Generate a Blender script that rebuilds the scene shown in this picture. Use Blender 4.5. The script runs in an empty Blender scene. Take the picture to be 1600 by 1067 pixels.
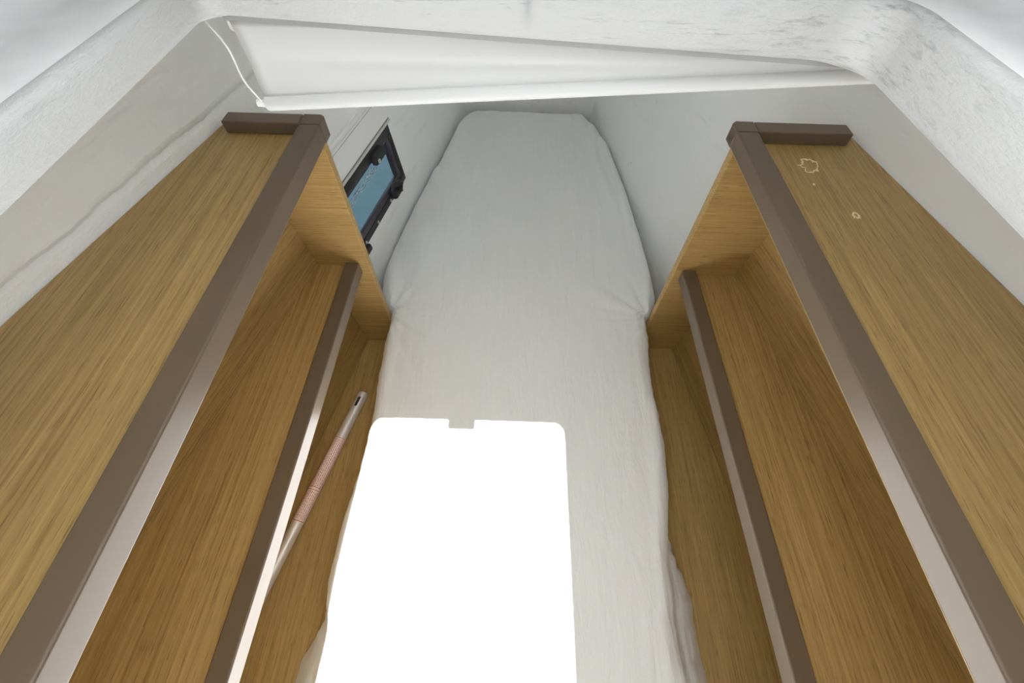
import bpy, bmesh, math, random
from mathutils import Vector, Matrix, noise

# ---------------------------------------------------------------- units
S = 0.65                 # one plan unit in metres; plan origin = the camera
ZB = 1.53                # plan height of the camera above the bunk boards
def W(x, y, z):          # plan coordinates -> world metres (bunk boards at z = 0)
    return Vector((x * S, y * S, (z + ZB) * S))
scene = bpy.context.scene
col = scene.collection

# ---------------------------------------------------------------- camera
cam_d = bpy.data.cameras.new('camera')
cam_d.sensor_width = 36.0
cam_d.lens = 652.5 / 1600 * 36.0
cam_d.clip_start = 0.01
cam = bpy.data.objects.new('camera', cam_d)
col.objects.link(cam)
def cam_matrix():
    P = (800.0, 533.5)
    F = (830.0 - P[0], -450.0 - P[1]); D = (787.0 - P[0], 966.0 - P[1])
    f = math.sqrt(-(F[0] * D[0] + F[1] * D[1]))
    fw = Vector((F[0], -F[1], -f)).normalized()
    dn = Vector((D[0], -D[1], -f)).normalized()
    up = -dn
    x = fw.cross(up).normalized()
    up = x.cross(fw).normalized()
    return Matrix((x, fw, up)).to_4x4()
cam.matrix_world = Matrix.Translation(W(0, 0, 0)) @ cam_matrix()
scene.camera = cam

# ---------------------------------------------------------------- world, sun, exposure
SUN_DX, SUN_DY = -0.142, 0.059          # how far the light travels sideways for each unit down
world = bpy.data.worlds.new('sky'); scene.world = world
world.use_nodes = True
nt = world.node_tree; nt.nodes.clear()
w_out = nt.nodes.new('ShaderNodeOutputWorld'); w_bg = nt.nodes.new('ShaderNodeBackground')
w_tc = nt.nodes.new('ShaderNodeTexCoord'); w_sep = nt.nodes.new('ShaderNodeSeparateXYZ'); w_ramp = nt.nodes.new('ShaderNodeValToRGB')
nt.links.new(w_tc.outputs['Generated'], w_sep.inputs[0]); nt.links.new(w_sep.outputs['Z'], w_ramp.inputs[0])
w_ramp.color_ramp.elements[0].position = 0.0; w_ramp.color_ramp.elements[0].color = (0.90, 0.95, 1.0, 1)
w_ramp.color_ramp.elements[1].position = 0.8; w_ramp.color_ramp.elements[1].color = (0.96, 0.985, 1.0, 1)
nt.links.new(w_ramp.outputs[0], w_bg.inputs['Color']); nt.links.new(w_bg.outputs[0], w_out.inputs[0])
w_bg.inputs['Strength'].default_value = 1.7
sun_d = bpy.data.lights.new('sun', 'SUN'); sun_d.energy = 16.0; sun_d.angle = math.radians(0.45); sun_d.color = (0.985, 0.992, 1.0)
sun = bpy.data.objects.new('sun', sun_d); col.objects.link(sun)
sun.rotation_mode = 'QUATERNION'
sun.rotation_quaternion = Vector((SUN_DX, SUN_DY, -1.0)).to_track_quat('-Z', 'Y')
sun.location = W(0.5, -0.2, 3)
vs = scene.view_settings
scene.display_settings.display_device = 'sRGB'
vs.view_transform = 'Standard'; vs.look = 'None'; vs.gamma = 1.0; vs.use_curve_mapping = False
vs.exposure = 0.93
scene.cycles.max_bounces = 16; scene.cycles.diffuse_bounces = 12; scene.cycles.sample_clamp_indirect = 8

# ---------------------------------------------------------------- materials
def new_mat(name):
    m = bpy.data.materials.new(name); m.use_nodes = True
    return m, m.node_tree, m.node_tree.nodes['Principled BSDF']
def N(t, kind, **kw):
    n = t.nodes.new(kind)
    for k, v in kw.items():
        if k in n.inputs.keys(): n.inputs[k].default_value = v
        else: setattr(n, k, v)
    return n
def ramp(t, src, stops):
    r = t.nodes.new('ShaderNodeValToRGB'); cr = r.color_ramp
    while len(cr.elements) < len(stops): cr.elements.new(0.5)
    for e, (p, c) in zip(cr.elements, stops):
        e.position = p; e.color = (*c, 1) if len(c) == 3 else c
    t.links.new(src, r.inputs[0]); return r
def mapping(t, scale, rot=(0, 0, 0), turn=0):
    tc = t.nodes.new('ShaderNodeTexCoord'); mp = t.nodes.new('ShaderNodeMapping')
    mp.inputs['Scale'].default_value = scale; mp.inputs['Rotation'].default_value = rot
    src = tc.outputs['Object']
    if turn:                                   # swing the grain round to run along a slanting board
        m0 = t.nodes.new('ShaderNodeMapping'); m0.inputs['Rotation'].default_value = (0, 0, turn); t.links.new(src, m0.inputs[0]); src = m0.outputs[0]
    t.links.new(src, mp.inputs[0]); return mp.outputs[0]
def noise_n(t, vec, scale, detail=4, rough=0.5, dist=0.0):
    n = N(t, 'ShaderNodeTexNoise', Scale=scale, Detail=detail, Roughness=rough, Distortion=dist)
    t.links.new(vec, n.inputs['Vector']); return n.outputs['Fac']
def mixc(t, fac, a, b, mode='MIX'):
    m = t.nodes.new('ShaderNodeMix'); m.data_type = 'RGBA'; m.blend_type = mode
    for sock, v in ((m.inputs[0], fac), (m.inputs[6], a), (m.inputs[7], b)):
        if hasattr(v, 'is_output'): t.links.new(v, sock)
        elif isinstance(v, (int, float)): sock.default_value = v
        else: sock.default_value = (*v, 1)
    return m.outputs[2]
def mth(t, op, a, b=None, c=None):
    m = t.nodes.new('ShaderNodeMath'); m.operation = op
    for i, v in enumerate((a, b, c)):
        if v is None: continue
        if hasattr(v, 'is_output'): t.links.new(v, m.inputs[i])
        else: m.inputs[i].default_value = v
    return m.outputs[0]
def bump(t, b, h, strength, dist):
    n = N(t, 'ShaderNodeBump', Strength=strength, Distance=dist)
    t.links.new(h, n.inputs['Height']); t.links.new(n.outputs[0], b.inputs['Normal'])

def wood(name, axis, tone=1.0, warm=0.0, turn=0):
    m, t, b = new_mat(name)
    if axis == 'y': s1, s2, s3 = (1, .016, 1), (1, .006, 1), (1, .05, 1)
    else:           s1, s2, s3 = (.016, 1, 1), (.006, 1, 1), (.05, 1, 1)
    g1 = noise_n(t, mapping(t, s1, turn=turn), 300, 4, .6, .1)      # fine grain
    g2 = noise_n(t, mapping(t, s2, turn=turn), 90, 4, .6, .15)         # broad streaks
    g3 = noise_n(t, mapping(t, s3, turn=turn), 620, 2, .5)            # pores
    d = (.275 * tone, .170 * tone, .057 * tone); l = (.49 * tone * (1 + warm), .340 * tone, .135 * tone * (1 - warm))
    base = ramp(t, g1, [(.26, d), (.48, tuple((x + y) / 2 for x, y in zip(d, l))), (.74, l)]).outputs[0]
    streak = ramp(t, g2, [(.32, (.86, .84, .81)), (.62, (1.03, 1.03, 1.03))]).outputs[0]
    c = mixc(t, .65, base, streak, 'MULTIPLY')
    pores = ramp(t, g3, [(.30, (.50, .46, .42)), (.42, (1, 1, 1))]).outputs[0]
    c = mixc(t, .7, c, pores, 'MULTIPLY')
    t.links.new(c, b.inputs['Base Color'])
    b.inputs['Roughness'].default_value = .42; b.inputs['Specular IOR Level'].default_value = .35
    bump(t, b, g3, .12, .0004)
    return m
WOOD_Y = wood('oak_veneer_lengthwise', 'y')
WOOD_X = wood('oak_veneer_crosswise', 'x', .90, .06)
WOOD_BL = wood('oak_veneer_back_left', 'y', .92, .04, math.atan(.187))
WOOD_BR = wood('oak_veneer_back_right', 'y', .92, .04, -math.atan(.1585))
WOOD_EDGE = wood('oak_edge_banding', 'x', 1.15)

def laminate():
    m, t, b = new_mat('brown_foil_laminate')
    n = noise_n(t, mapping(t, (1, 1, 1)), 6, 2)
    t.links.new(ramp(t, n, [(.3, (.128, .092, .060)), (.7, (.142, .102, .067))]).outputs[0], b.inputs['Base Color'])
    b.inputs['Roughness'].default_value = .33
    b.inputs['IOR'].default_value = 1.41
    f = noise_n(t, mapping(t, (1, 1, 1)), 900, 2)
    bump(t, b, f, .06, .0002)
    return m
BROWN = laminate()
def plain(name, color, rough=.5, metal=0.0, ior=1.45, spec=.5):
    m, t, b = new_mat(name)
    n = noise_n(t, mapping(t, (1, 1, 1)), 40, 3)
    t.links.new(ramp(t, n, [(.3, tuple(c * .94 for c in color)), (.7, tuple(min(1, c * 1.04) for c in color))]).outputs[0], b.inputs['Base Color'])
    b.inputs['Roughness'].default_value = rough; b.inputs['Metallic'].default_value = metal
    b.inputs['IOR'].default_value = ior; b.inputs['Specular IOR Level'].default_value = spec
    return m
BLACK = plain('black_window_plastic', (.016, .016, .018), .42)
BLACK_GLOSS = plain('dark_sash_trim', (.045, .038, .058), .25)
STEEL = plain('screw_steel', (.62, .62, .62), .3, 1.0)
ALU = plain('anodised_aluminium', (.80, .77, .75), .38, .45)
LABEL = plain('pink_sticker_paper', (.86, .74, .70), .5)
RED = plain('red_print', (.62, .17, .11), .5)
GLUE = plain('dried_glue', (.80, .66, .45), .5)
WHITE_PLASTIC = plain('white_plastic', (.72, .72, .71), .35)
SLOT_SHADE = plain('slot_shade', (.03, .022, .018), .8)

def hull_paint(name, crease=None):
    m, t, b = new_mat(name)
    big = noise_n(t, mapping(t, (1, .35, 1)), 3.0, 3, .5)
    c = ramp(t, big, [(.3, (.87, .89, .895)), (.7, (.915, .93, .935))]).outputs[0]
    spots = noise_n(t, mapping(t, (1, 1, 1)), 26, 2, .4)
    c = mixc(t, 1.0, c, ramp(t, spots, [(.20, (.55, .55, .53)), (.235, (1, 1, 1))]).outputs[0], 'MULTIPLY')
    c = mixc(t, 1.0, c, ramp(t, noise_n(t, mapping(t, (1, .10, 1.3)), 20, 6, .7, .3), [(.28, (.90, .90, .89)), (.42, (1, 1, 1))]).outputs[0], 'MULTIPLY')
    t.links.new(c, b.inputs['Base Color'])
    b.inputs['Roughness'].default_value = .55; b.inputs['Specular IOR Level'].default_value = .3
    h = mth(t, 'ADD', noise_n(t, mapping(t, (1, .10, 1.3)), 15, 3, .5), mth(t, 'MULTIPLY', noise_n(t, mapping(t, (1, 1, 1)), 120, 3, .6), .05))
    if crease is not None:      # a moulded crease low on this side, rough laminate below it, grime caught in it
        tc = t.nodes.new('ShaderNodeTexCoord'); sp = t.nodes.new('ShaderNodeSeparateXYZ'); t.links.new(tc.outputs['Object'], sp.inputs[0])
        wob = mth(t, 'MULTIPLY', mth(t, 'SUBTRACT', noise_n(t, mapping(t, (1, 1, .2)), 9, 5, .65), .5), .022)
        d = mth(t, 'SUBTRACT', mth(t, 'ADD', sp.outputs[2], wob), crease)
        band = ramp(t, mth(t, 'ABSOLUTE', d), [(0.0, (1, 1, 1)), (.0055, (0, 0, 0))]).outputs[0]
        below = ramp(t, mth(t, 'ADD', d, .03), [(.020, (1, 1, 1)), (.032, (0, 0, 0))]).outputs[0]
        above_shelf = mth(t, 'GREATER_THAN', sp.outputs[2], .58)
        rough = mth(t, 'MULTIPLY', noise_n(t, mapping(t, (1, .35, 1)), 75, 5, .7), mth(t, 'MULTIPLY', below, above_shelf))
        h = mth(t, 'SUBTRACT', mth(t, 'ADD', h, mth(t, 'MULTIPLY', rough, .5)), mth(t, 'MULTIPLY', band, .35))
        c2 = mixc(t, mth(t, 'MULTIPLY', band, mth(t, 'MULTIPLY', noise_n(t, mapping(t, (1, .4, 1)), 40, 5, .7), .45)), c, (.40, .41, .40))
        t.links.new(c2, b.inputs['Base Color'])
    bump(t, b, h, .5, .013)
    return m
HULL = hull_paint('painted_hull_liner')
HULL_L = hull_paint('painted_hull_liner_creased', (ZB - .545) * S)

def deck_paint():
    # rough white gelcoat; grey grime scraped along the moulding, heaviest round the forward corner
    m, t, b = new_mat('rough_white_gelcoat')
    tc = t.nodes.new('ShaderNodeTexCoord'); sep = t.nodes.new('ShaderNodeSeparateXYZ')
    t.links.new(tc.outputs['Object'], sep.inputs[0])
    X, Y, Z = sep.outputs
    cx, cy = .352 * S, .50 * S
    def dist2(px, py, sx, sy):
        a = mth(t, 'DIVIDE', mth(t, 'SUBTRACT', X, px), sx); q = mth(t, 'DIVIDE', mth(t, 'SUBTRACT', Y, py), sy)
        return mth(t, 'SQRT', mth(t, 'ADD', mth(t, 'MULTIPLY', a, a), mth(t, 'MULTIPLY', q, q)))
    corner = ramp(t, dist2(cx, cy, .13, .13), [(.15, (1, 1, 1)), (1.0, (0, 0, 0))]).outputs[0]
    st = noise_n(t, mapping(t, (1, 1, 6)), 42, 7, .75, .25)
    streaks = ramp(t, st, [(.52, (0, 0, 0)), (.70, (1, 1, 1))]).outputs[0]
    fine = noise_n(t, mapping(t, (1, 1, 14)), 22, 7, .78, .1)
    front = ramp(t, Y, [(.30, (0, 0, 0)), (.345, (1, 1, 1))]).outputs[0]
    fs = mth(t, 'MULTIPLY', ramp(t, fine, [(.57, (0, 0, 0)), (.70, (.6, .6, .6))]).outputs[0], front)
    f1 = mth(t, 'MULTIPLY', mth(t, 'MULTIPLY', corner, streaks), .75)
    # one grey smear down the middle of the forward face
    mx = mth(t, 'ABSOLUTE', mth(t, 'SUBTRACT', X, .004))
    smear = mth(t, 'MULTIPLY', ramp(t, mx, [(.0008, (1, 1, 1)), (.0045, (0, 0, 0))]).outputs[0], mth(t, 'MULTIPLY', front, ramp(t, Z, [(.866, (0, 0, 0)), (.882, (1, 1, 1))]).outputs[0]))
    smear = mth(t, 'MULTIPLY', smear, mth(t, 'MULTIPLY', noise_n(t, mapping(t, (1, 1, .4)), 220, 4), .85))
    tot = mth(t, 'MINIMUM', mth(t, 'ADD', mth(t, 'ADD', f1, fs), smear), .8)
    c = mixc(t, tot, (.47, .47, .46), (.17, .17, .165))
    t.links.new(c, b.inputs['Base Color'])
    b.inputs['Roughness'].default_value = .5
    h = mth(t, 'ADD', mth(t, 'MULTIPLY', st, .5), noise_n(t, mapping(t, (1, 1, 2.5)), 42, 5, .7))
    bump(t, b, h, .6, .0045)
    return m
GELCOAT = deck_paint()
CEIL = plain('white_headliner', (.89, .89, .88), .6)

def sheet_mat():
    m, t, b = new_mat('white_satin_stripe_sheet')
    tc = t.nodes.new('ShaderNodeTexCoord'); sep = t.nodes.new('ShaderNodeSeparateXYZ'); t.links.new(tc.outputs['Object'], sep.inputs[0])
    wv = mth(t, 'SINE', mth(t, 'MULTIPLY', sep.outputs[0], 2 * math.pi / .021))
    c = ramp(t, mth(t, 'ADD', mth(t, 'MULTIPLY', wv, .5), .5), [(.3, (.785, .799, .795)), (.7, (.790, .804, .800))]).outputs[0]
    t.links.new(c, b.inputs['Base Color'])
    b.inputs['Roughness'].default_value = .75; b.inputs['Specular IOR Level'].default_value = .2
    b.inputs['Sheen Weight'].default_value = .15
    h = mth(t, 'ADD', noise_n(t, mapping(t, (1.8, .35, 1), (0, 0, .12)), 22, 5, .6, .9), mth(t, 'MULTIPLY', noise_n(t, mapping(t, (1.5, .5, 1), (0, 0, -.5)), 60, 4, .6, .5), .3))
    bump(t, b, h, .55, .006)
    return m
SHEET = sheet_mat()
def blind_mat():
    m, t, b = new_mat('white_blind_cloth')
    n = noise_n(t, mapping(t, (1, 1, 1)), 5, 3)
    t.links.new(ramp(t, n, [(.3, (.60, .60, .59)), (.7, (.63, .63, .62))]).outputs[0], b.inputs['Base Color'])
    b.inputs['Roughness'].default_value = .6
    tr = N(t, 'ShaderNodeBsdfTranslucent', Color=(.85, .85, .83, 1)); mx = t.nodes.new('ShaderNodeMixShader'); mx.inputs[0].default_value = .10
    out = t.nodes['Material Output']
    t.links.new(b.outputs[0], mx.inputs[1]); t.links.new(tr.outputs[0], mx.inputs[2]); t.links.new(mx.outputs[0], out.inputs[0])
    bump(t, b, noise_n(t, mapping(t, (1, 1, 1)), 22, 3), .12, .003)
    return m
BLIND = blind_mat()
def glass_mat():
    m, t, b = new_mat('tinted_hull_glass')
    b.inputs['Base Color'].default_value = (.38, .45, .48, 1); b.inputs['Roughness'].default_value = .02
    b.inputs['Transmission Weight'].default_value = 1.0; b.inputs['IOR'].default_value = 1.1
    return m
GLASS = glass_mat()
def sea_mat():
    m, t, b = new_mat('teal_sea_water')
    n = noise_n(t, mapping(t, (1, 1, 1)), 1.6, 5, .6)
    t.links.new(ramp(t, n, [(.3, (.012, .024, .029)), (.7, (.017, .031, .037))]).outputs[0], b.inputs['Base Color'])
    b.inputs['Roughness'].default_value = .35; b.inputs['Specular IOR Level'].default_value = .2
    bump(t, b, n, .5, .05)
    return m
SEA = sea_mat()

# ---------------------------------------------------------------- mesh helpers
def link_mesh(name, bm, mat, parent=None, smooth=False, bev=0.0, segs=2):
    me = bpy.data.meshes.new(name); bmesh.ops.recalc_face_normals(bm, faces=bm.faces[:])
    bm.to_mesh(me); bm.free()
    o = bpy.data.objects.new(name, me); col.objects.link(o)
    me.materials.append(mat)
    if smooth:
        for p in me.polygons: p.use_smooth = True
    if bev:
        md = o.modifiers.new('bevel', 'BEVEL'); md.width = bev; md.segments = segs; md.limit_method = 'ANGLE'; md.angle_limit = math.radians(40)
        for p in me.polygons: p.use_smooth = True
        md.harden_normals = True
    if parent is not None:
        o.parent = parent
        base = Vector((0, 0, 0)); q = parent
        while q is not None:
            base += q.location; q = q.parent
        o.location = -base
    return o
def hexa(bm, p):
    """p: eight plan points, bottom ring 0-3 then top ring 4-7"""
    v = [bm.verts.new(W(*q)) for q in p]
    for f in ((3, 2, 1, 0), (4, 5, 6, 7), (0, 1, 5, 4), (1, 2, 6, 5), (2, 3, 7, 6), (3, 0, 4, 7)):
        bm.faces.new([v[i] for i in f])
def box(bm, x0, x1, y0, y1, z0, z1):
    hexa(bm, [(x0, y0, z0), (x1, y0, z0), (x1, y1, z0), (x0, y1, z0), (x0, y0, z1), (x1, y0, z1), (x1, y1, z1), (x0, y1, z1)])
def BM(): return bmesh.new()
def prism(bm, ring, z0, z1):
    """ring: list of (x, y) plan points, extruded between two plan heights (floats or functions of x,y)"""
    f0 = z0 if callable(z0) else (lambda x, y: z0); f1 = z1 if callable(z1) else (lambda x, y: z1)
    a = [bm.verts.new(W(x, y, f0(x, y))) for x, y in ring]; b = [bm.verts.new(W(x, y, f1(x, y))) for x, y in ring]
    n = len(ring)
    for i in range(n): bm.faces.new((a[i], a[(i + 1) % n], b[(i + 1) % n], b[i]))
    bm.faces.new(a[::-1]); bm.faces.new(b)
def tube(bm, pts, r, seg=12, cap=True):
    """pts: world Vectors"""
    rings = []
    for i, p in enumerate(pts):
        d = (pts[min(i + 1, len(pts) - 1)] - pts[max(i - 1, 0)]).normalized()
        a = d.cross(Vector((0, 0, 1)) if abs(d.z) < .9 else Vector((1, 0, 0))).normalized(); b = d.cross(a)
        rr = r[i] if isinstance(r, (list, tuple)) else r
        rings.append([bm.verts.new(p + a * rr * math.cos(2 * math.pi * k / seg) + b * rr * math.sin(2 * math.pi * k / seg)) for k in range(seg)])
    for i in range(len(rings) - 1):
        for k in range(seg):
            bm.faces.new((rings[i][k], rings[i][(k + 1) % seg], rings[i + 1][(k + 1) % seg], rings[i + 1][k]))
    if cap: bm.faces.new(rings[0][::-1]); bm.faces.new(rings[-1])
def thing(name, label, cat, loc, group=None):
    o = bpy.data.objects.new(name, None); col.objects.link(o); o.location = loc; o.empty_display_size = .05
    o['label'] = label; o['category'] = cat
    if group: o['group'] = group
    return o
def struct(o): o['kind'] = 'structure'; return o
def interp(tab, y):
    if y <= tab[0][0]: return tab[0][1]
    for (a, b), (c, d) in zip(tab, tab[1:]):
        if y <= c:
            u = (y - a) / (c - a); return b + (d - b) * u
    return tab[-1][1]

# ---------------------------------------------------------------- hull shape (plan coordinates)
Y_AFT, Y_BOW, Z_CEIL = -1.50, 2.68, -.20  # after end moved back, unseen, to gain bounced light
def XL(y, z): return -.74 + .187 * (y - 1) - .107 * (z + .59)
R_TAB = [(-1.5, 1.126), (2.68, .4635)]
def XR(y, z): return interp(R_TAB, y) + .12 * (z + 1.37)

# ---------------------------------------------------------------- setting
# bunk boards (the lowest veneered surface on both sides of the mattress)
bm = BM()
ring = [(XL(y, -1.53) - .01, y) for y in (-1.5, 0, 1, 2, 2.68)][::-1] + [(XR(y, -1.53) + .01, y) for y in (-1.5, 2.68)]
prism(bm, ring, -1.56, -1.53)
struct(link_mesh('floor', bm, WOOD_Y))

# left hull side with its window opening
WY0, WY1, WZ0, WZ1 = 1.135, 1.722, -1.222, -.985      # rough opening
bm = BM()
ys = [Y_AFT, 0, .5, WY0, WY1, Y_BOW]; zs = [-1.56, WZ0, WZ1, Z_CEIL + .005]
for i in range(5):
    for j in range(3):
        if i == 3 and j == 1: continue
        y0, y1, z0, z1 = ys[i], ys[i + 1], zs[j], zs[j + 1]
        hexa(bm, [(XL(y0, z0) - .04, y0, z0), (XL(y0, z0), y0, z0), (XL(y1, z0), y1, z0), (XL(y1, z0) - .04, y1, z0),
                  (XL(y0, z1) - .04, y0, z1), (XL(y0, z1), y0, z1), (XL(y1, z1), y1, z1), (XL(y1, z1) - .04, y1, z1)])
bmesh.ops.remove_doubles(bm, verts=bm.verts[:], dist=.0003)
struct(link_mesh('wall_left', bm, HULL_L))
# right hull side
bm = BM(); y0, y1, z0, z1 = Y_AFT, Y_BOW, -1.56, Z_CEIL + .005
hexa(bm, [(XR(y0, z0), y0, z0), (XR(y0, z0) + .04, y0, z0), (XR(y1, z0) + .04, y1, z0), (XR(y1, z0), y1, z0),
          (XR(y0, z1), y0, z1), (XR(y0, z1) + .04, y0, z1), (XR(y1, z1) + .04, y1, z1), (XR(y1, z1), y1, z1)])
struct(link_mesh('wall_right', bm, HULL))
def cross_wall(name, y0, y1):
    bm = BM(); z0, z1 = -1.56, Z_CEIL + .005; yy = max(min(y0, Y_BOW), Y_AFT)
    hexa(bm, [(XL(yy, z0) - .04, y0, z0), (XR(yy, z0) + .04, y0, z0), (XR(yy, z0) + .04, y1, z0), (XL(yy, z0) - .04, y1, z0),
              (XL(yy, z1) - .04, y0, z1), (XR(yy, z1) + .04, y0, z1), (XR(yy, z1) + .04, y1, z1), (XL(yy, z1) - .04, y1, z1)])
    struct(link_mesh(name, bm, HULL))
cross_wall('wall_front', Y_BOW, Y_BOW + .04)
cross_wall('wall_back', Y_AFT - .04, Y_AFT)

# hatch well: moulded lip, ledge and side, lined with gelcoat; then the deck round it
def rrect(x0, x1, y0, y1, r, n=8, rl=None):
    rl = r if rl is None else rl
    out = []
    for cx, cy, a0, r in ((x1 - r, y1 - r, 0, r), (x0 + rl, y1 - rl, 90, rl), (x0 + rl, y0 + rl, 180, rl), (x1 - r, y0 + r, 270, r)):
        for k in range(n + 1):
            a = math.radians(a0 + 90 * k / n); out.append((cx + r * math.cos(a), cy + r * math.sin(a)))
    return out
CX0, CX1, CY0, CY1 = -.340, .384, -1.10, .54
FX0, FX1, FY0, FY1 = -.2869, .371, -1.02, .4814  # hatch lengthened aft, out of view, to let in more sun and sky
def lip(x, y): return -.004 * 0 + (-.0145 * (x - .02) / .36 if y > .3 else -.0145 * (x - .02) / .36 * max(0, (y + .1) / .4))
levels = [  # (grow outward, plan height, follow the uneven lip, corner radius)
    (.060, -.2005, 0, .110), (.030, -.2035, .8, .08), (.012, -.2070, 1, .062), (.003, -.2030, 1, .053), (.0, -.196, 1, .05), (.0, -.176, .5, .05), (.0, -.160, 0, .05), (.003, -.1555, 0, .053), (.010, -.153, 0, .06),
(.014, -.1535, 0, .064), (.085, -.160, 0, .13), (.105, -.158, 0, .14), (.122, -.146, 0, .15), (.130, -.12, 0, .155), (.134, -.036, 0, .16)]
def well(name, lv, mat):
    bm = BM(); rings = []
    for g, z, fl, r in lv:
        rings.append([bm.verts.new(W(x, y, z + fl * lip(x, y))) for x, y in rrect(CX0 - g, CX1 + g, CY0 - g, CY1 + g, r, 14, r - .028)])
    n = len(rings[0])
    for a, b in zip(rings, rings[1:]):
        for k in range(n): bm.faces.new((a[k], a[(k + 1) % n], b[(k + 1) % n], b[k]))
    return struct(link_mesh(name, bm, mat, smooth=True))
well('trim_1', levels[:10], GELCOAT)
well('trim_6', levels[9:], plain('smooth_white_gelcoat', (.86, .865, .86), .35))
# headliner under the deck, with the hatch cut out of it
def slab_with_hole(bm, outer, inner, z0, z1):
    """outer and inner: rings with the same count"""
    n = len(inner)
    o0 = [bm.verts.new(W(x, y, z0)) for x, y in outer]; o1 = [bm.verts.new(W(x, y, z1)) for x, y in outer]
    i0 = [bm.verts.new(W(x, y, z0)) for x, y in inner]; i1 = [bm.verts.new(W(x, y, z1)) for x, y in inner]
    for k in range(n):
        j = (k + 1) % n
        bm.faces.new((o0[k], i0[k], i0[j], o0[j])); bm.faces.new((o1[k], o1[j], i1[j], i1[k]))
        bm.faces.new((i0[k], i1[k], i1[j], i0[j])); bm.faces.new((o0[k], o0[j], o1[j], o1[k]))
def outer_for(inner, x0, x1, y0, y1):
    cx = sum(p[0] for p in inner) / len(inner); cy = sum(p[1] for p in inner) / len(inner); out = []
    for x, y in inner:
        dx, dy = x - cx, y - cy; t = 1e9
        if dx > 1e-6: t = min(t, (x1 - cx) / dx)
        if dx < -1e-6: t = min(t, (x0 - cx) / dx)
        if dy > 1e-6: t = min(t, (y1 - cy) / dy)
        if dy < -1e-6: t = min(t, (y0 - cy) / dy)
        out.append((cx + dx * t, cy + dy * t))
    for qx, qy in ((x0, y0), (x1, y0), (x1, y1), (x0, y1)):      # keep the slab's own corners
        k = min(range(len(out)), key=lambda i: (out[i][0] - qx) ** 2 + (out[i][1] - qy) ** 2); out[k] = (qx, qy)
    return out
inner = rrect(CX0 - .058, CX1 + .058, CY0 - .058, CY1 + .058, .108, 14, .08)
bm = BM(); slab_with_hole(bm, outer_for(inner, -1.35, 1.45, -1.6, 2.8), inner, Z_CEIL, Z_CEIL + .02)
struct(link_mesh('ceiling', bm, CEIL))
# hatch frame set in the deck, its clear opening throws the sun patch; a latch keep projects at its forward edge
inner = rrect(FX0, FX1, FY0, FY1, .040, 10)
bm = BM(); slab_with_hole(bm, outer_for(inner, -1.35, 1.45, -1.6, 2.8), inner, -.040, -.018)
struct(link_mesh('trim_2', bm, GELCOAT))
bm = BM(); prism(bm, rrect(-.0238, .0693, FY1 - .033, FY1 + .01, .009, 5), -.036, -.022)
keep = link_mesh('latch_keep', bm, BLACK)
keep.name = 'latch_keep'; keep['label'] = 'latch keep projecting from the forward edge of the deck hatch frame'; keep['category'] = 'latch'

# raised moulding line and window surround on the left hull side
def on_left(bm, y0, y1, z0, z1, t0, t1):
    hexa(bm, [(XL(y0, z0) + t0, y0, z0), (XL(y0, z0) + t1, y0, z0), (XL(y1, z0) + t1, y1, z0), (XL(y1, z0) + t0, y1, z0),
              (XL(y0, z1) + t0, y0, z1), (XL(y0, z1) + t1, y0, z1), (XL(y1, z1) + t1, y1, z1), (XL(y1, z1) + t0, y1, z1)])
bm = BM(); on_left(bm, 1.03, 2.0, -.846, -.836, -.002, .009)
on_left(bm, 1.03, 2.0, -.868, -.860, -.002, .006)
struct(link_mesh('trim_3', bm, HULL, bev=.0018))
bm = BM(); on_left(bm, 1.03, 1.765, -.9735, -.9675, -.002, .010)
struct(link_mesh('trim_4', bm, WHITE_PLASTIC, bev=.002))

bm = BM()  # dark strips painted in for the shadow lines beside the mouldings
for za, zb in ((-.8505, -.8462), (-.8725, -.8685), (-.9670, -.9625)): on_left(bm, 1.03, 2.0 if za > -.9 else 1.765, za, zb, -.002, .0012)
struct(link_mesh('moulding_shade_strips', bm, plain('moulding_shade_grey', (.30, .30, .29), .8)))

# hull window
bm = BM()
def frame_left(bm, y0, y1, z0, z1, a_end, a_top, a_bot, t0, t1):
    on_left(bm, y0, y1, z1 - a_top, z1, t0, t1); on_left(bm, y0, y1, z0, z0 + a_bot, t0, t1)
    on_left(bm, y0, y0 + a_end, z0 + a_bot, z1 - a_top, t0, t1); on_left(bm, y1 - a_end, y1, z0 + a_bot, z1 - a_top, t0, t1)
frame_left(bm, 1.12, 1.735, -1.235, -.974, .030, .036, .030, -.036, .006)
win = struct(link_mesh('window_1', bm, BLACK, bev=.002))
bm = BM(); frame_left(bm, 1.148, 1.705, -1.207, -1.008, .026, .016, .026, -.012, .0035)
link_mesh('window_frame', bm, BLACK_GLOSS, win, bev=.002)
bm = BM(); on_left(bm, 1.170, 1.68, -1.185, -1.020, -.006, -.002)
link_mesh('window_pane', bm, GLASS, win)
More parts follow.
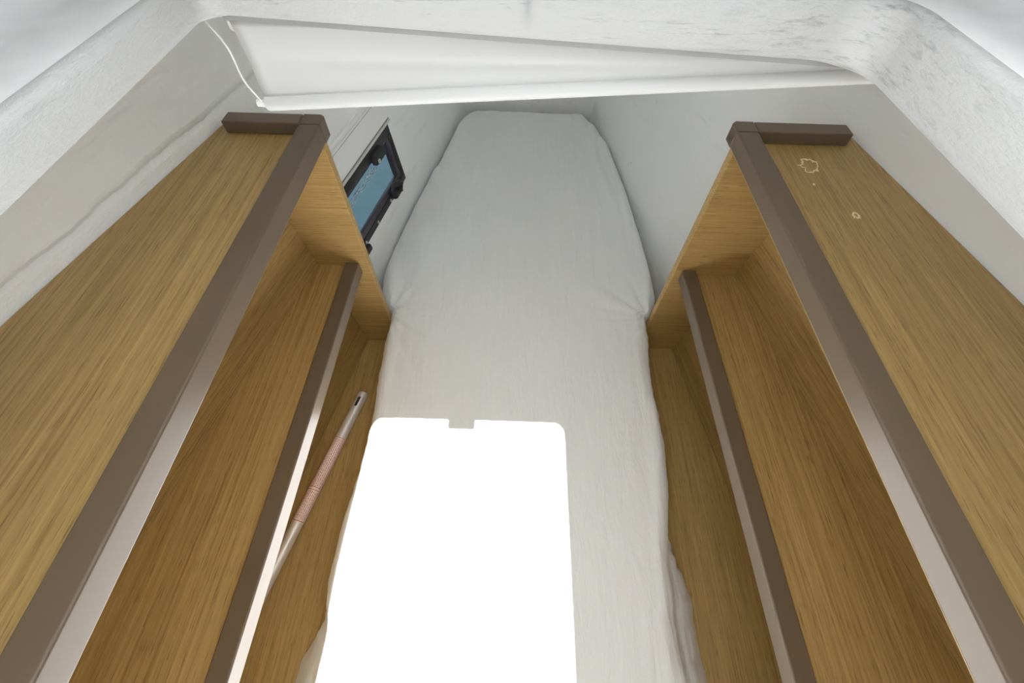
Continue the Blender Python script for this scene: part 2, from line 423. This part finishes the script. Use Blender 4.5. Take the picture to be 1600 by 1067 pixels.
# etched marking on the pane: an outlined ribbon, two rows of small boxes
bm = BM(); random.seed(4)
def dash(y0, z0, y1, z1, w=.0022):
    d = math.hypot(y1 - y0, z1 - z0); ny, nz = -(z1 - z0) / d * w / 2, (y1 - y0) / d * w / 2
    t = -.0008
    q = [(y0 + ny, z0 + nz), (y1 + ny, z1 + nz), (y1 - ny, z1 - nz), (y0 - ny, z0 - nz)]
    a = [bm.verts.new(W(XL(y, z) + t, y, z)) for y, z in q]; b = [bm.verts.new(W(XL(y, z) + t - .0012, y, z)) for y, z in q]
    for k in range(4): bm.faces.new((a[k], a[(k + 1) % 4], b[(k + 1) % 4], b[k]))
    bm.faces.new(a); bm.faces.new(b[::-1])
y = 1.20; zt, zm, zb = -1.042, -1.053, -1.065
dash(1.195, zt, 1.56, zt); dash(1.195, zb, 1.34, zb); dash(1.40, zb, 1.56, zb); dash(1.56, zt, 1.572, zm); dash(1.572, zm, 1.56, zb)
while y < 1.55:
    dash(y, zm, y + .022, zm); dash(y, zt, y, zm, .0016)
    if random.random() < .5: dash(y + .01, zm, y + .018, zb, .0016)
    y += .027
dash(1.34, zb, 1.372, zt, .003); dash(1.40, zb, 1.372, zt, .003)
link_mesh('pane_marking', bm, plain('pane_marking_ink', (.42, .44, .52), .5), win)
# latches: a rounded body at the top corner, a levered one at the bottom corner, one more near the after end
def blob(bm, y, z, ly, lz, t0, t1):
    on_left(bm, y - ly / 2, y + ly / 2, z - lz / 2, z + lz / 2, t0, t1)
bm = BM(); blob(bm, 1.565, -1.014, .095, .040, .004, .032)
lt = link_mesh('latch', bm, BLACK, win, bev=.008, segs=4)
bm = BM(); blob(bm, 1.535, -1.018, .016, .016, .030, .037); link_mesh('screw', bm, STEEL, win, bev=.003)
bm = BM(); blob(bm, 1.600, -1.206, .080, .046, .004, .034)
link_mesh('latch', bm, BLACK, win, bev=.009, segs=4)
bm = BM(); p0 = W(XL(1.60, -1.20) + .036, 1.600, -1.205); p1 = W(XL(1.61, -1.17) + .042, 1.612, -1.172); p2 = W(XL(1.53, -1.14) + .044, 1.530, -1.135)
tube(bm, [p0, p1, p2], [.009, .010, .005], 10); link_mesh('latch_lever', bm, BLACK, win, smooth=True)
bm = BM(); blob(bm, 1.250, -1.238, .060, .034, .004, .026); link_mesh('latch', bm, BLACK, win, bev=.007, segs=4)
bm = BM(); blob(bm, 1.215, -1.165, .060, .040, -.004, .014); link_mesh('latch', bm, BLACK, win, bev=.005, segs=3)
for yy in (1.545, 1.40, 1.275):
    bm = BM(); blob(bm, yy, -1.219, .012, .012, .008, .013); link_mesh('screw', bm, STEEL, win, bev=.0025)

# sea outside
bm = BM(); box(bm, -60, 60, -60, 60, -3.10, -3.02)
struct(link_mesh('trim_sea', bm, SEA)).name = 'sea'

# ---------------------------------------------------------------- shelf units
YE = 1.0                 # aft face of the end panels
YA = -1.42                # after end of the shelves
def hull_ring(side, x_in, z, y0, y1, gap):
    ys = [y0, -.8, -.4, -.08, .1, .29, .467, .62, .81, y1]; ys = sorted({min(max(v, y0), y1) for v in ys})
    f = (lambda y: XL(y, z) + gap) if side < 0 else (lambda y: XR(y, z) - gap)
    pts = [(x_in, y0), (x_in, y1)] + [(f(y), y) for y in ys[::-1]]
    return pts
def shelf_unit(side, x_f1, x_f2, zt1, zh1, zt2, zh2, x_pan, label):
    """x_f1/x_f2 inboard faces of the upper/lower fiddle rails; zt tops, zh undersides of the rails"""
    s = side
    root = thing('shelf_unit', label, 'shelf unit', W((x_pan + s * .1), YE, -1.53), 'built-in shelf units beside the berth')
    X = (lambda a, b: (min(a, b), max(a, b)))
    fw1 = .050
    z1 = zt1 - .030      # upper shelf surface
    bm = BM(); prism(bm, hull_ring(s, x_f1 + s * .012, z1, YA, YE + .012, .004), z1 - .024, z1)
    top = link_mesh('top_shelf', bm, WOOD_Y, root)
    z2 = zt2 - .021
    bm = BM(); prism(bm, hull_ring(s, x_f2 + s * .012, z2, YA, YE - .0005, .008), z2 - .024, z2)
    link_mesh('middle_shelf', bm, WOOD_Y, root)
    # end panel
    y0, y1 = YE, YE + .024; zt, zb = z1 - .026, -1.529
    f = XL if s < 0 else XR; g = .004 * -s
    bm = BM()
    pt = [(x_pan, zb), (f(y1, zb) + g, zb), (f(y1, zt) + g, zt), (x_pan, zt)]
    a = [bm.verts.new(W(x, y0, z)) for x, z in pt]; b = [bm.verts.new(W(x, y1, z)) for x, z in pt]
    for k in range(4): bm.faces.new((a[k], a[(k + 1) % 4], b[(k + 1) % 4], b[k]))
    bm.faces.new(a); bm.faces.new(b[::-1])
    pan = link_mesh('end_panel', bm, WOOD_X, root)
    bm = BM(); x0, x1 = X(x_pan, x_pan - s * .0025); box(bm, x0, x1, y0 - .0006, y1 + .0006, zb, zt)
    link_mesh('edge_banding', bm, WOOD_EDGE, pan)
    # back panels
    def back(zlo, zhi, gap, th):
        bm = BM()
        ys = [YA, -.8, -.4, -.08, .1, .29, .467, .62, .81, YE - .001]
        for ya, yb in zip(ys, ys[1:]):
            P = []
            for z in (zlo, zhi):
                P += [(f(ya, z) - s * gap, ya, z), (f(ya, z) - s * (gap + th), ya, z), (f(yb, z) - s * (gap + th), yb, z), (f(yb, z) - s * gap, yb, z)]
            hexa(bm, P)
        bmesh.ops.remove_doubles(bm, verts=bm.verts[:], dist=.0002)
        return link_mesh('back_panel', bm, WOOD_BL if s < 0 else WOOD_BR, root)
    back(z2 + .0022, z1 - .026, .005, .009)
    back(-1.5278, z2 - .0245, .005, .009)
    # fiddle rails
    def rail(name, xf, zt, zh, y0, y1, w=.05):
        bm = BM(); x0, x1 = X(xf, xf + s * w)
        # L-shaped section: a batten on the shelf edge with an apron down over the edge of the board
        xm = xf + s * .0115
        zs = z1 if xf == x_f1 else z2
        pts = [(xf, zh), (xm, zh), (xm, zs + .0005), (xf + s * w, zs + .0005), (xf + s * w, zt), (xf, zt)]
        a = [bm.verts.new(W(x, y0, z)) for x, z in pts]; b = [bm.verts.new(W(x, y1, z)) for x, z in pts]; n = len(pts)
        for k in range(n): bm.faces.new((a[k], a[(k + 1) % n], b[(k + 1) % n], b[k]))
        bm.faces.new(a); bm.faces.new(b[::-1])
        return link_mesh(name, bm, BROWN, root, bev=.0028, segs=3)
    rail('front_rail', x_f1, zt1, zh1, YA, YE - .0335)
    rail('front_rail', x_f2, zt2, zh2, YA, YE - .001, .046)
    # end rail across the forward end and the corner block where they meet
    xo = (XL if s < 0 else XR)(YE, zt1) - s * .034 if s < 0 else XR(YE, zt1) - s * .040
    x0, x1 = X(x_f1 + s * .0515, xo)
    bm = BM(); box(bm, x0, x1, YE - .032, YE + .012, z1 + .0005, zt1); link_mesh('end_rail', bm, BROWN, root, bev=.0022, segs=3)
    x0, x1 = X(x_f1 - s * .001, x_f1 + s * .050)
    bm = BM()
    xm = x_f1 + s * .011
    ring = [(x_f1 - s * .001, YE - .032), (x_f1 + s * .050, YE - .032), (x_f1 + s * .050, YE + .012), (x_f1 + s * .008, YE + .012), (x_f1 - s * .001, YE + .004)]
    prism(bm, ring, z1 + .0005, zt1)
    ring = [(x_f1 - s * .001, YE - .032), (xm, YE - .032), (xm, YE + .012), (x_f1 + s * .008, YE + .012), (x_f1 - s * .001, YE + .004)]
    prism(bm, ring, zh1, z1 + .0005)
    bmesh.ops.remove_doubles(bm, verts=bm.verts[:], dist=.0001)
    link_mesh('corner_block', bm, BROWN, root, bev=.0022, segs=3)
    return root, top
UL, topL = shelf_unit(-1, -.474, -.530, -.550, -.598, -1.045, -1.097, -.502, 'built-in oak veneer shelves with brown rails on the side with the hull window')
UR, topR = shelf_unit(1, .515, .570, -.536, -.578, -1.036, -1.084, .550, 'built-in oak veneer shelves with dried glue rings on top, beside the plain windowless hull side')
# dried glue on the right-hand top shelf, each patch one part
random.seed(11); zt = -.566
def glue_ring(cx, cy, r, extra=0):
    bm = BM(); n = 26; pts = []
    for k in range(n):
        a = 2 * math.pi * k / n; rr = r * (1 + random.uniform(-.28, .28))
        pts.append(W(cx + rr * .95 * math.cos(a), cy + rr * 1.25 * math.sin(a), zt + .0004))
    rad = [random.uniform(.0004, .0014) * (1 if r > .006 else .6) for _ in range(n)] + [.001]
    tube(bm, pts + [pts[0]], rad, 6)
    for _ in range(extra):
        a = random.randrange(n); q = pts[a]; c = W(cx, cy, zt + .0004); d = (q - c) * random.uniform(-.35, .5)
        tube(bm, [q, q + d], [.0009, .0004], 5)
    return link_mesh('glue_residue', bm, GLUE, topR)
glue_ring(.672, .885, .020, 9); glue_ring(.705, .715, .0065, 3); glue_ring(.655, .815, .002)

# ---------------------------------------------------------------- mattress in its sheet
ML = [(-1.4, .545), (-.6, .535), (-.15, .525), (-.06, .511), (.04, .505), (.15, .498), (.24, .500), (.337, .489), (.463, .481), (.578, .479), (.70, .487), (.842, .494), (.93, .496), (.985, .490), (1.03, .498), (1.06, .530), (1.12, .556), (1.235, .568), (1.435, .550), (1.81, .483), (2.23, .398), (2.40, .372), (2.45, .362), (2.52, .335), (2.565, .300), (2.60, .235)]
MR = [(-1.4, .555), (-.6, .545), (-.12, .528), (0, .520), (.07, .527), (.13, .519), (.2, .516), (.39, .520), (.50, .527), (.61, .528), (.738, .521), (.86, .530), (.95, .541), (1.0, .540), (1.04, .552), (1.07, .585), (1.15, .604), (1.245, .608), (1.527, .593), (1.915, .564), (2.263, .515), (2.42, .475), (2.49, .445), (2.55, .415), (2.59, .37), (2.61, .30)]
MT, ME, MR_ = -1.340, 2.60, .055
def smoothed(tab, y): return sum(interp(tab, y + d) * w for d, w in ((-.03, 1), (-.015, 2), (0, 3), (.015, 2), (.03, 1))) / 9
def flare(y, sgn):      # how far the loose edge of the sheet hangs out near the camera
    a, b = (.42, .02) if sgn > 0 else (.10, -.12)
    u = min(1, max(0, (a - y) / (a - b))); return u * u * (3 - 2 * u)
def edge(tab, y, sgn):
    w = smoothed(tab, y) * (1.382 / 1.37)
    w += .0045 * noise.noise(Vector((y * 9, sgn * 5, 0))) * (1 if y < 1 else .3) + .0035 * noise.noise(Vector((y * 30, sgn * 9, 2))) * (1 if y < 1 else .2)
    w -= .052 * flare(y, sgn)
    w = min(w, (-XL(y, -1.40) if sgn < 0 else XR(y, -1.40)) - .006)
    if .985 < y < 1.04: w = min(w, .4985 if sgn < 0 else .5465)
    return w
def fold(x, y):
    v = Vector((x, y, 0))
    h = .007 * noise.noise(Vector((x * 2.2, y * 1.6, 1)))
    xl, xr = -smoothed(ML, y), smoothed(MR, y); e = max(0, 1 - min(x - xl, xr - x) / .30)
    lng = noise.noise(Vector((x * 20 + 2.2 * noise.noise(Vector((x * 2, y * 1.1, 7))) + (y - 1.2) * (3.0 if x < 0 else -2.0), y * 1.25, 3)))
    fwd = min(1, max(0, (y - .9) / .5)) * min(1, max(0, (2.4 - y) / .5))
    h += .024 * lng * (.12 + e * e) * (.35 + fwd)
    for px, py, sg in ((-.50, 1.01, -1), (.55, 1.01, 1)):        # folds that fan out of the pinch at each end panel
        dx, dy = x - px, y - py; r = math.hypot(dx, dy)
        if r < .5:
            a = math.atan2(dy, -sg * dx)
            k = math.exp(-(r / .23) ** 1.4) * min(1, r / .03)
            h += k * (.014 * noise.noise(Vector((a * 4.2, r * 3, 5 + sg))) + .003 * noise.noise(Vector((a * 11, r * 6, 9 + sg))))
    cr = noise.noise(Vector((x * 7 + y * 3, y * 9 - x * 4, 11)))
    h += .0022 * (1 - min(1, abs(cr) * 7)) * .5
    h += .0012 * noise.noise(Vector((x * 24 + y * 9, y * 7, 13)))
    return h
NX, NY = 160, 480
sv = []
for i in range(NX + 1):
    t = i / NX; sv.append(.5 - .5 * math.cos(math.pi * t) * (.55 + .45 * abs(math.cos(math.pi * t))))
yv = []
for j in range(NY + 1):
    t = j / NY; yv.append(-1.4 + (ME + 1.4) * (1 - (1 - t) ** 1.35 if t > .0 else 0))
bm = BM(); grid = []
for y in yv:
    xl, xr = -edge(ML, y, -1), edge(MR, y, 1)
    row = []
    for s in sv:
        x = xl + (xr - xl) * s
        d = min((x - xl), (xr - x), (ME - y) * 1.0)
        z = MT
        if d < MR_: z = MT - MR_ + math.sqrt(max(0, MR_ ** 2 - (MR_ - d) ** 2))
        z += fold(x, y) * min(1, d / .03 + .25)
        row.append(bm.verts.new(W(x, y, z)))
    grid.append(row)
for a, b in zip(grid, grid[1:]):
    for k in range(NX): bm.faces.new((a[k], a[k + 1], b[k + 1], b[k]))
# skirts with gathered folds, down to the boards
def skirt(verts, inward, amp):
    prev = verts; zz = [v.co.z for v in verts]
    for st in range(1, 9):
        u = st / 8; cur = []
        for i, v in enumerate(verts):
            z = zz[i] * (1 - u) + .0015 * u
            q = v.co / S
            am = amp * math.sin(math.pi * min(1, u * 1.1)) * min(1, abs(q.y - 1.012) / .12)
            wv = am * (noise.noise(Vector((q.x * 16, q.y * 16, u * 2.5 + inward.x))) + .25 * noise.noise(Vector((q.x * 38, q.y * 38, u * 4))))
            am *= 1 + 1.0 * flare(q.y, -inward.x)
            p = Vector((v.co.x, v.co.y, z)) - inward * (.125 * S * flare(q.y, -inward.x) * u ** .7 if abs(inward.x) > .5 else 0) + inward * ((.010 if q.y < 1.1 else .020) * math.sin(u * math.pi / 2) - abs(wv) + .002)
            cur.append(bm.verts.new(p))
        for k in range(len(verts) - 1): bm.faces.new((prev[k], prev[k + 1], cur[k + 1], cur[k]))
        prev = cur
skirt([r[0] for r in grid], Vector((1, 0, 0)), .016); skirt([r[-1] for r in grid], Vector((-1, 0, 0)), .016)
skirt(grid[-1], Vector((0, -1, 0)), .004); skirt(grid[0], Vector((0, 1, 0)), .004)
mat_o = link_mesh('mattress', bm, SHEET, smooth=True)
mat_o['label'] = 'long tapering mattress under a creased white sheet, filling the berth between the shelves'
mat_o['category'] = 'mattress'

# grey strip painting in the shaded line under the forward hatch lip
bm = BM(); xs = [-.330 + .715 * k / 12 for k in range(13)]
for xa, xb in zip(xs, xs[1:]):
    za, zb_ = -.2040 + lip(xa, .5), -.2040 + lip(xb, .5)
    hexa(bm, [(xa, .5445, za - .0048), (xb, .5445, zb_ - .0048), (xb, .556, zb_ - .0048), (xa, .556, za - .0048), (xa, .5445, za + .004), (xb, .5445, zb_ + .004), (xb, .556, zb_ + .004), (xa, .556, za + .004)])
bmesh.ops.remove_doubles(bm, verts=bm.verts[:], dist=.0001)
struct(link_mesh('lip_shade_strip', bm, plain('lip_shade_grey', (.27, .27, .26), .7)))

# ---------------------------------------------------------------- roller blind behind the forward lip of the hatch
BY = .580
bl = thing('roller_blind', 'white cloth roller blind hanging askew below the forward edge of the hatch', 'blind', W(.06, BY, -.205))
bx0, bx1, zl, zr = -.346, .478, -.296, -.238
bm = BM(); NU, NV = 60, 14; g0 = []; g1 = []
for j in range(NV + 1):
    v = j / NV; r0 = []; r1 = []
    for i in range(NU + 1):
        u = i / NU; x = bx0 + (bx1 - bx0) * u; z = -.2075 * (1 - v) + (zl + (zr - zl) * u) * v
        off = .003 * math.sin(v * math.pi) * math.sin(u * 5 + 1) + .0035 * math.exp(-((v - .62 - .25 * (u - .4)) / .07) ** 2) * math.exp(-((u - .35) / .3) ** 2)
        r0.append(bm.verts.new(W(x, BY + off, z))); r1.append(bm.verts.new(W(x, BY + off + .0025, z)))
    g0.append(r0); g1.append(r1)
for j in range(NV):
    for i in range(NU):
        bm.faces.new((g0[j][i], g0[j][i + 1], g0[j + 1][i + 1], g0[j + 1][i])); bm.faces.new((g1[j][i], g1[j + 1][i], g1[j + 1][i + 1], g1[j][i + 1]))
for j in range(NV):
    bm.faces.new((g0[j][0], g0[j + 1][0], g1[j + 1][0], g1[j][0])); bm.faces.new((g0[j][-1], g1[j][-1], g1[j + 1][-1], g0[j + 1][-1]))
for i in range(NU): bm.faces.new((g0[0][i], g1[0][i], g1[0][i + 1], g0[0][i + 1])); bm.faces.new((g0[-1][i], g0[-1][i + 1], g1[-1][i + 1], g1[-1][i]))
link_mesh('cloth', bm, BLIND, bl, smooth=True)
bm = BM(); p0 = W(bx0, BY + .001, zl - .007); p1 = W(bx1, BY + .001, zr - .005)
pts = [p0.lerp(p1, k / 10) for k in range(11)]; tube(bm, pts, .0062, 16); link_mesh('hem_bar', bm, BLIND, bl, smooth=False, bev=.001)
bm = BM(); pc = [W(bx0 - .012, BY, zl - .006), W(bx0 + .002, BY, zl - .007)]; tube(bm, pc, .0032, 10); link_mesh('end_cap', bm, WHITE_PLASTIC, bl)
bm = BM(); cp = []
a, b_ = W(-.372, BY - .004, -.2075), W(bx0 - .004, BY - .002, zl - .003)
for k in range(15):
    u = k / 14; p = a.lerp(b_, u); p.x += .003 * math.sin(u * math.pi * 2.0); cp.append(p)
tube(bm, cp, .0009, 8); link_mesh('cord', bm, WHITE_PLASTIC, bl, smooth=True)
bm = BM(); box(bm, -.355, .485, BY + .006, BY + .040, -.222, -.2012); link_mesh('head_box', bm, WHITE_PLASTIC, bl, bev=.003, segs=3)

# ---------------------------------------------------------------- pole lying on the boards beside the mattress
R_P = .0125
A = W(-.584, .735, -1.53) + Vector((0, 0, R_P + .0005)); B = W(-.584 - .235 * 1.02 + .0, .735 - 1.02, -1.53) + Vector((0, 0, R_P + .0005))
ax = (B - A).normalized(); sd = Vector((0, 0, 1)).cross(ax).normalized(); upv = Vector((0, 0, 1))
pole = thing('pole', 'silver metal pole with a slotted end and pink warning sticker, lying beside the mattress', 'pole', A - Vector((0, 0, R_P)))
bm = BM(); tube(bm, [A, A + ax * .0015, A + ax * .004, A + ax * .01] + [A.lerp(B, u) for u in (.1, .3, .6, 1)], [R_P * .78, R_P * .93, R_P] + [R_P] * 5, 40)
shaft = link_mesh('shaft', bm, ALU, pole, smooth=True)
# elongated slot cut right through the end
bm = BM(); ring = []
h0, h1, hr = .020, .040, .0040
for k in range(13): a = math.radians(-90 + 180 * k / 12); ring.append((h1 + hr * math.cos(a), hr * math.sin(a)))
for k in range(13): a = math.radians(90 + 180 * k / 12); ring.append((h0 + hr * math.cos(a), hr * math.sin(a)))
va = [bm.verts.new(A + ax * p + sd * q + upv * .000) for p, q in ring]; vb = [bm.verts.new(A + ax * p + sd * q + upv * .03) for p, q in ring]
n = len(ring)
for k in range(n): bm.faces.new((va[k], va[(k + 1) % n], vb[(k + 1) % n], vb[k]))
bm.faces.new(va[::-1]); bm.faces.new(vb)
cut = link_mesh('cutter', bm, SLOT_SHADE, pole)
md = shaft.modifiers.new('slot', 'BOOLEAN'); md.object = cut; md.operation = 'DIFFERENCE'; md.solver = 'EXACT'
bpy.context.view_layer.update()
ev = shaft.evaluated_get(bpy.context.evaluated_depsgraph_get())
me = bpy.data.meshes.new_from_object(ev); shaft.modifiers.clear(); shaft.data = me
bpy.data.objects.remove(cut)
for p in me.polygons: p.use_smooth = True
try: me.set_sharp_from_angle(angle=math.radians(35))
except Exception: pass
bm = BM(); base = []; z_in = R_P * .05
va = [bm.verts.new(A + ax * p + sd * q + upv * (R_P * .72)) for p, q in ring]; bm.faces.new(va)  # dark sheet standing in for the shade down inside the slot
link_mesh('slot', bm, SLOT_SHADE, shaft)  # the dark shade sheet, not the slot itself
# sticker wrapped round the shaft, with lines of red print
def arc_patch(bm, s0, s1, a0, a1, r, n=6):
    lo = [bm.verts.new(A + ax * s0 + (sd * math.cos(a0 + (a1 - a0) * k / n) + upv * math.sin(a0 + (a1 - a0) * k / n)) * r) for k in range(n + 1)]
    hi = [bm.verts.new(A + ax * s1 + (sd * math.cos(a0 + (a1 - a0) * k / n) + upv * math.sin(a0 + (a1 - a0) * k / n)) * r) for k in range(n + 1)]
    for k in range(n): bm.faces.new((lo[k], lo[k + 1], hi[k + 1], hi[k]))
bm = BM(); L0, L1 = .125, .325
arc_patch(bm, L0, L1, 0, 2 * math.pi, R_P + .0003, 48)
st = link_mesh('sticker', bm, LABEL, shaft, smooth=True); st['label'] = 'pink and white sticker covered in red print'
bm = BM(); random.seed(3)
for row in range(9):
    a = math.radians(18 + row * 18); s = L0 + .008
    while s < L1 - .01:
        w = random.uniform(.002, .008)
        if not (.245 < s < .256): arc_patch(bm, s, min(s + w, L1 - .008), a, a + math.radians(6.0), R_P + .0006, 2)
        s += w + .0016
arc_patch(bm, L0 + .004, L1 - .004, math.radians(8), math.radians(12), R_P + .0006, 2)
arc_patch(bm, .2475, .249, math.radians(8), math.radians(172), R_P + .0006, 16); arc_patch(bm, .2535, .255, math.radians(8), math.radians(172), R_P + .0006, 16)
arc_patch(bm, L0 + .003, L0 + .0045, math.radians(8), math.radians(172), R_P + .0006, 16); arc_patch(bm, L1 - .0045, L1 - .003, math.radians(8), math.radians(172), R_P + .0006, 16)
link_mesh('red_print', bm, RED, shaft)
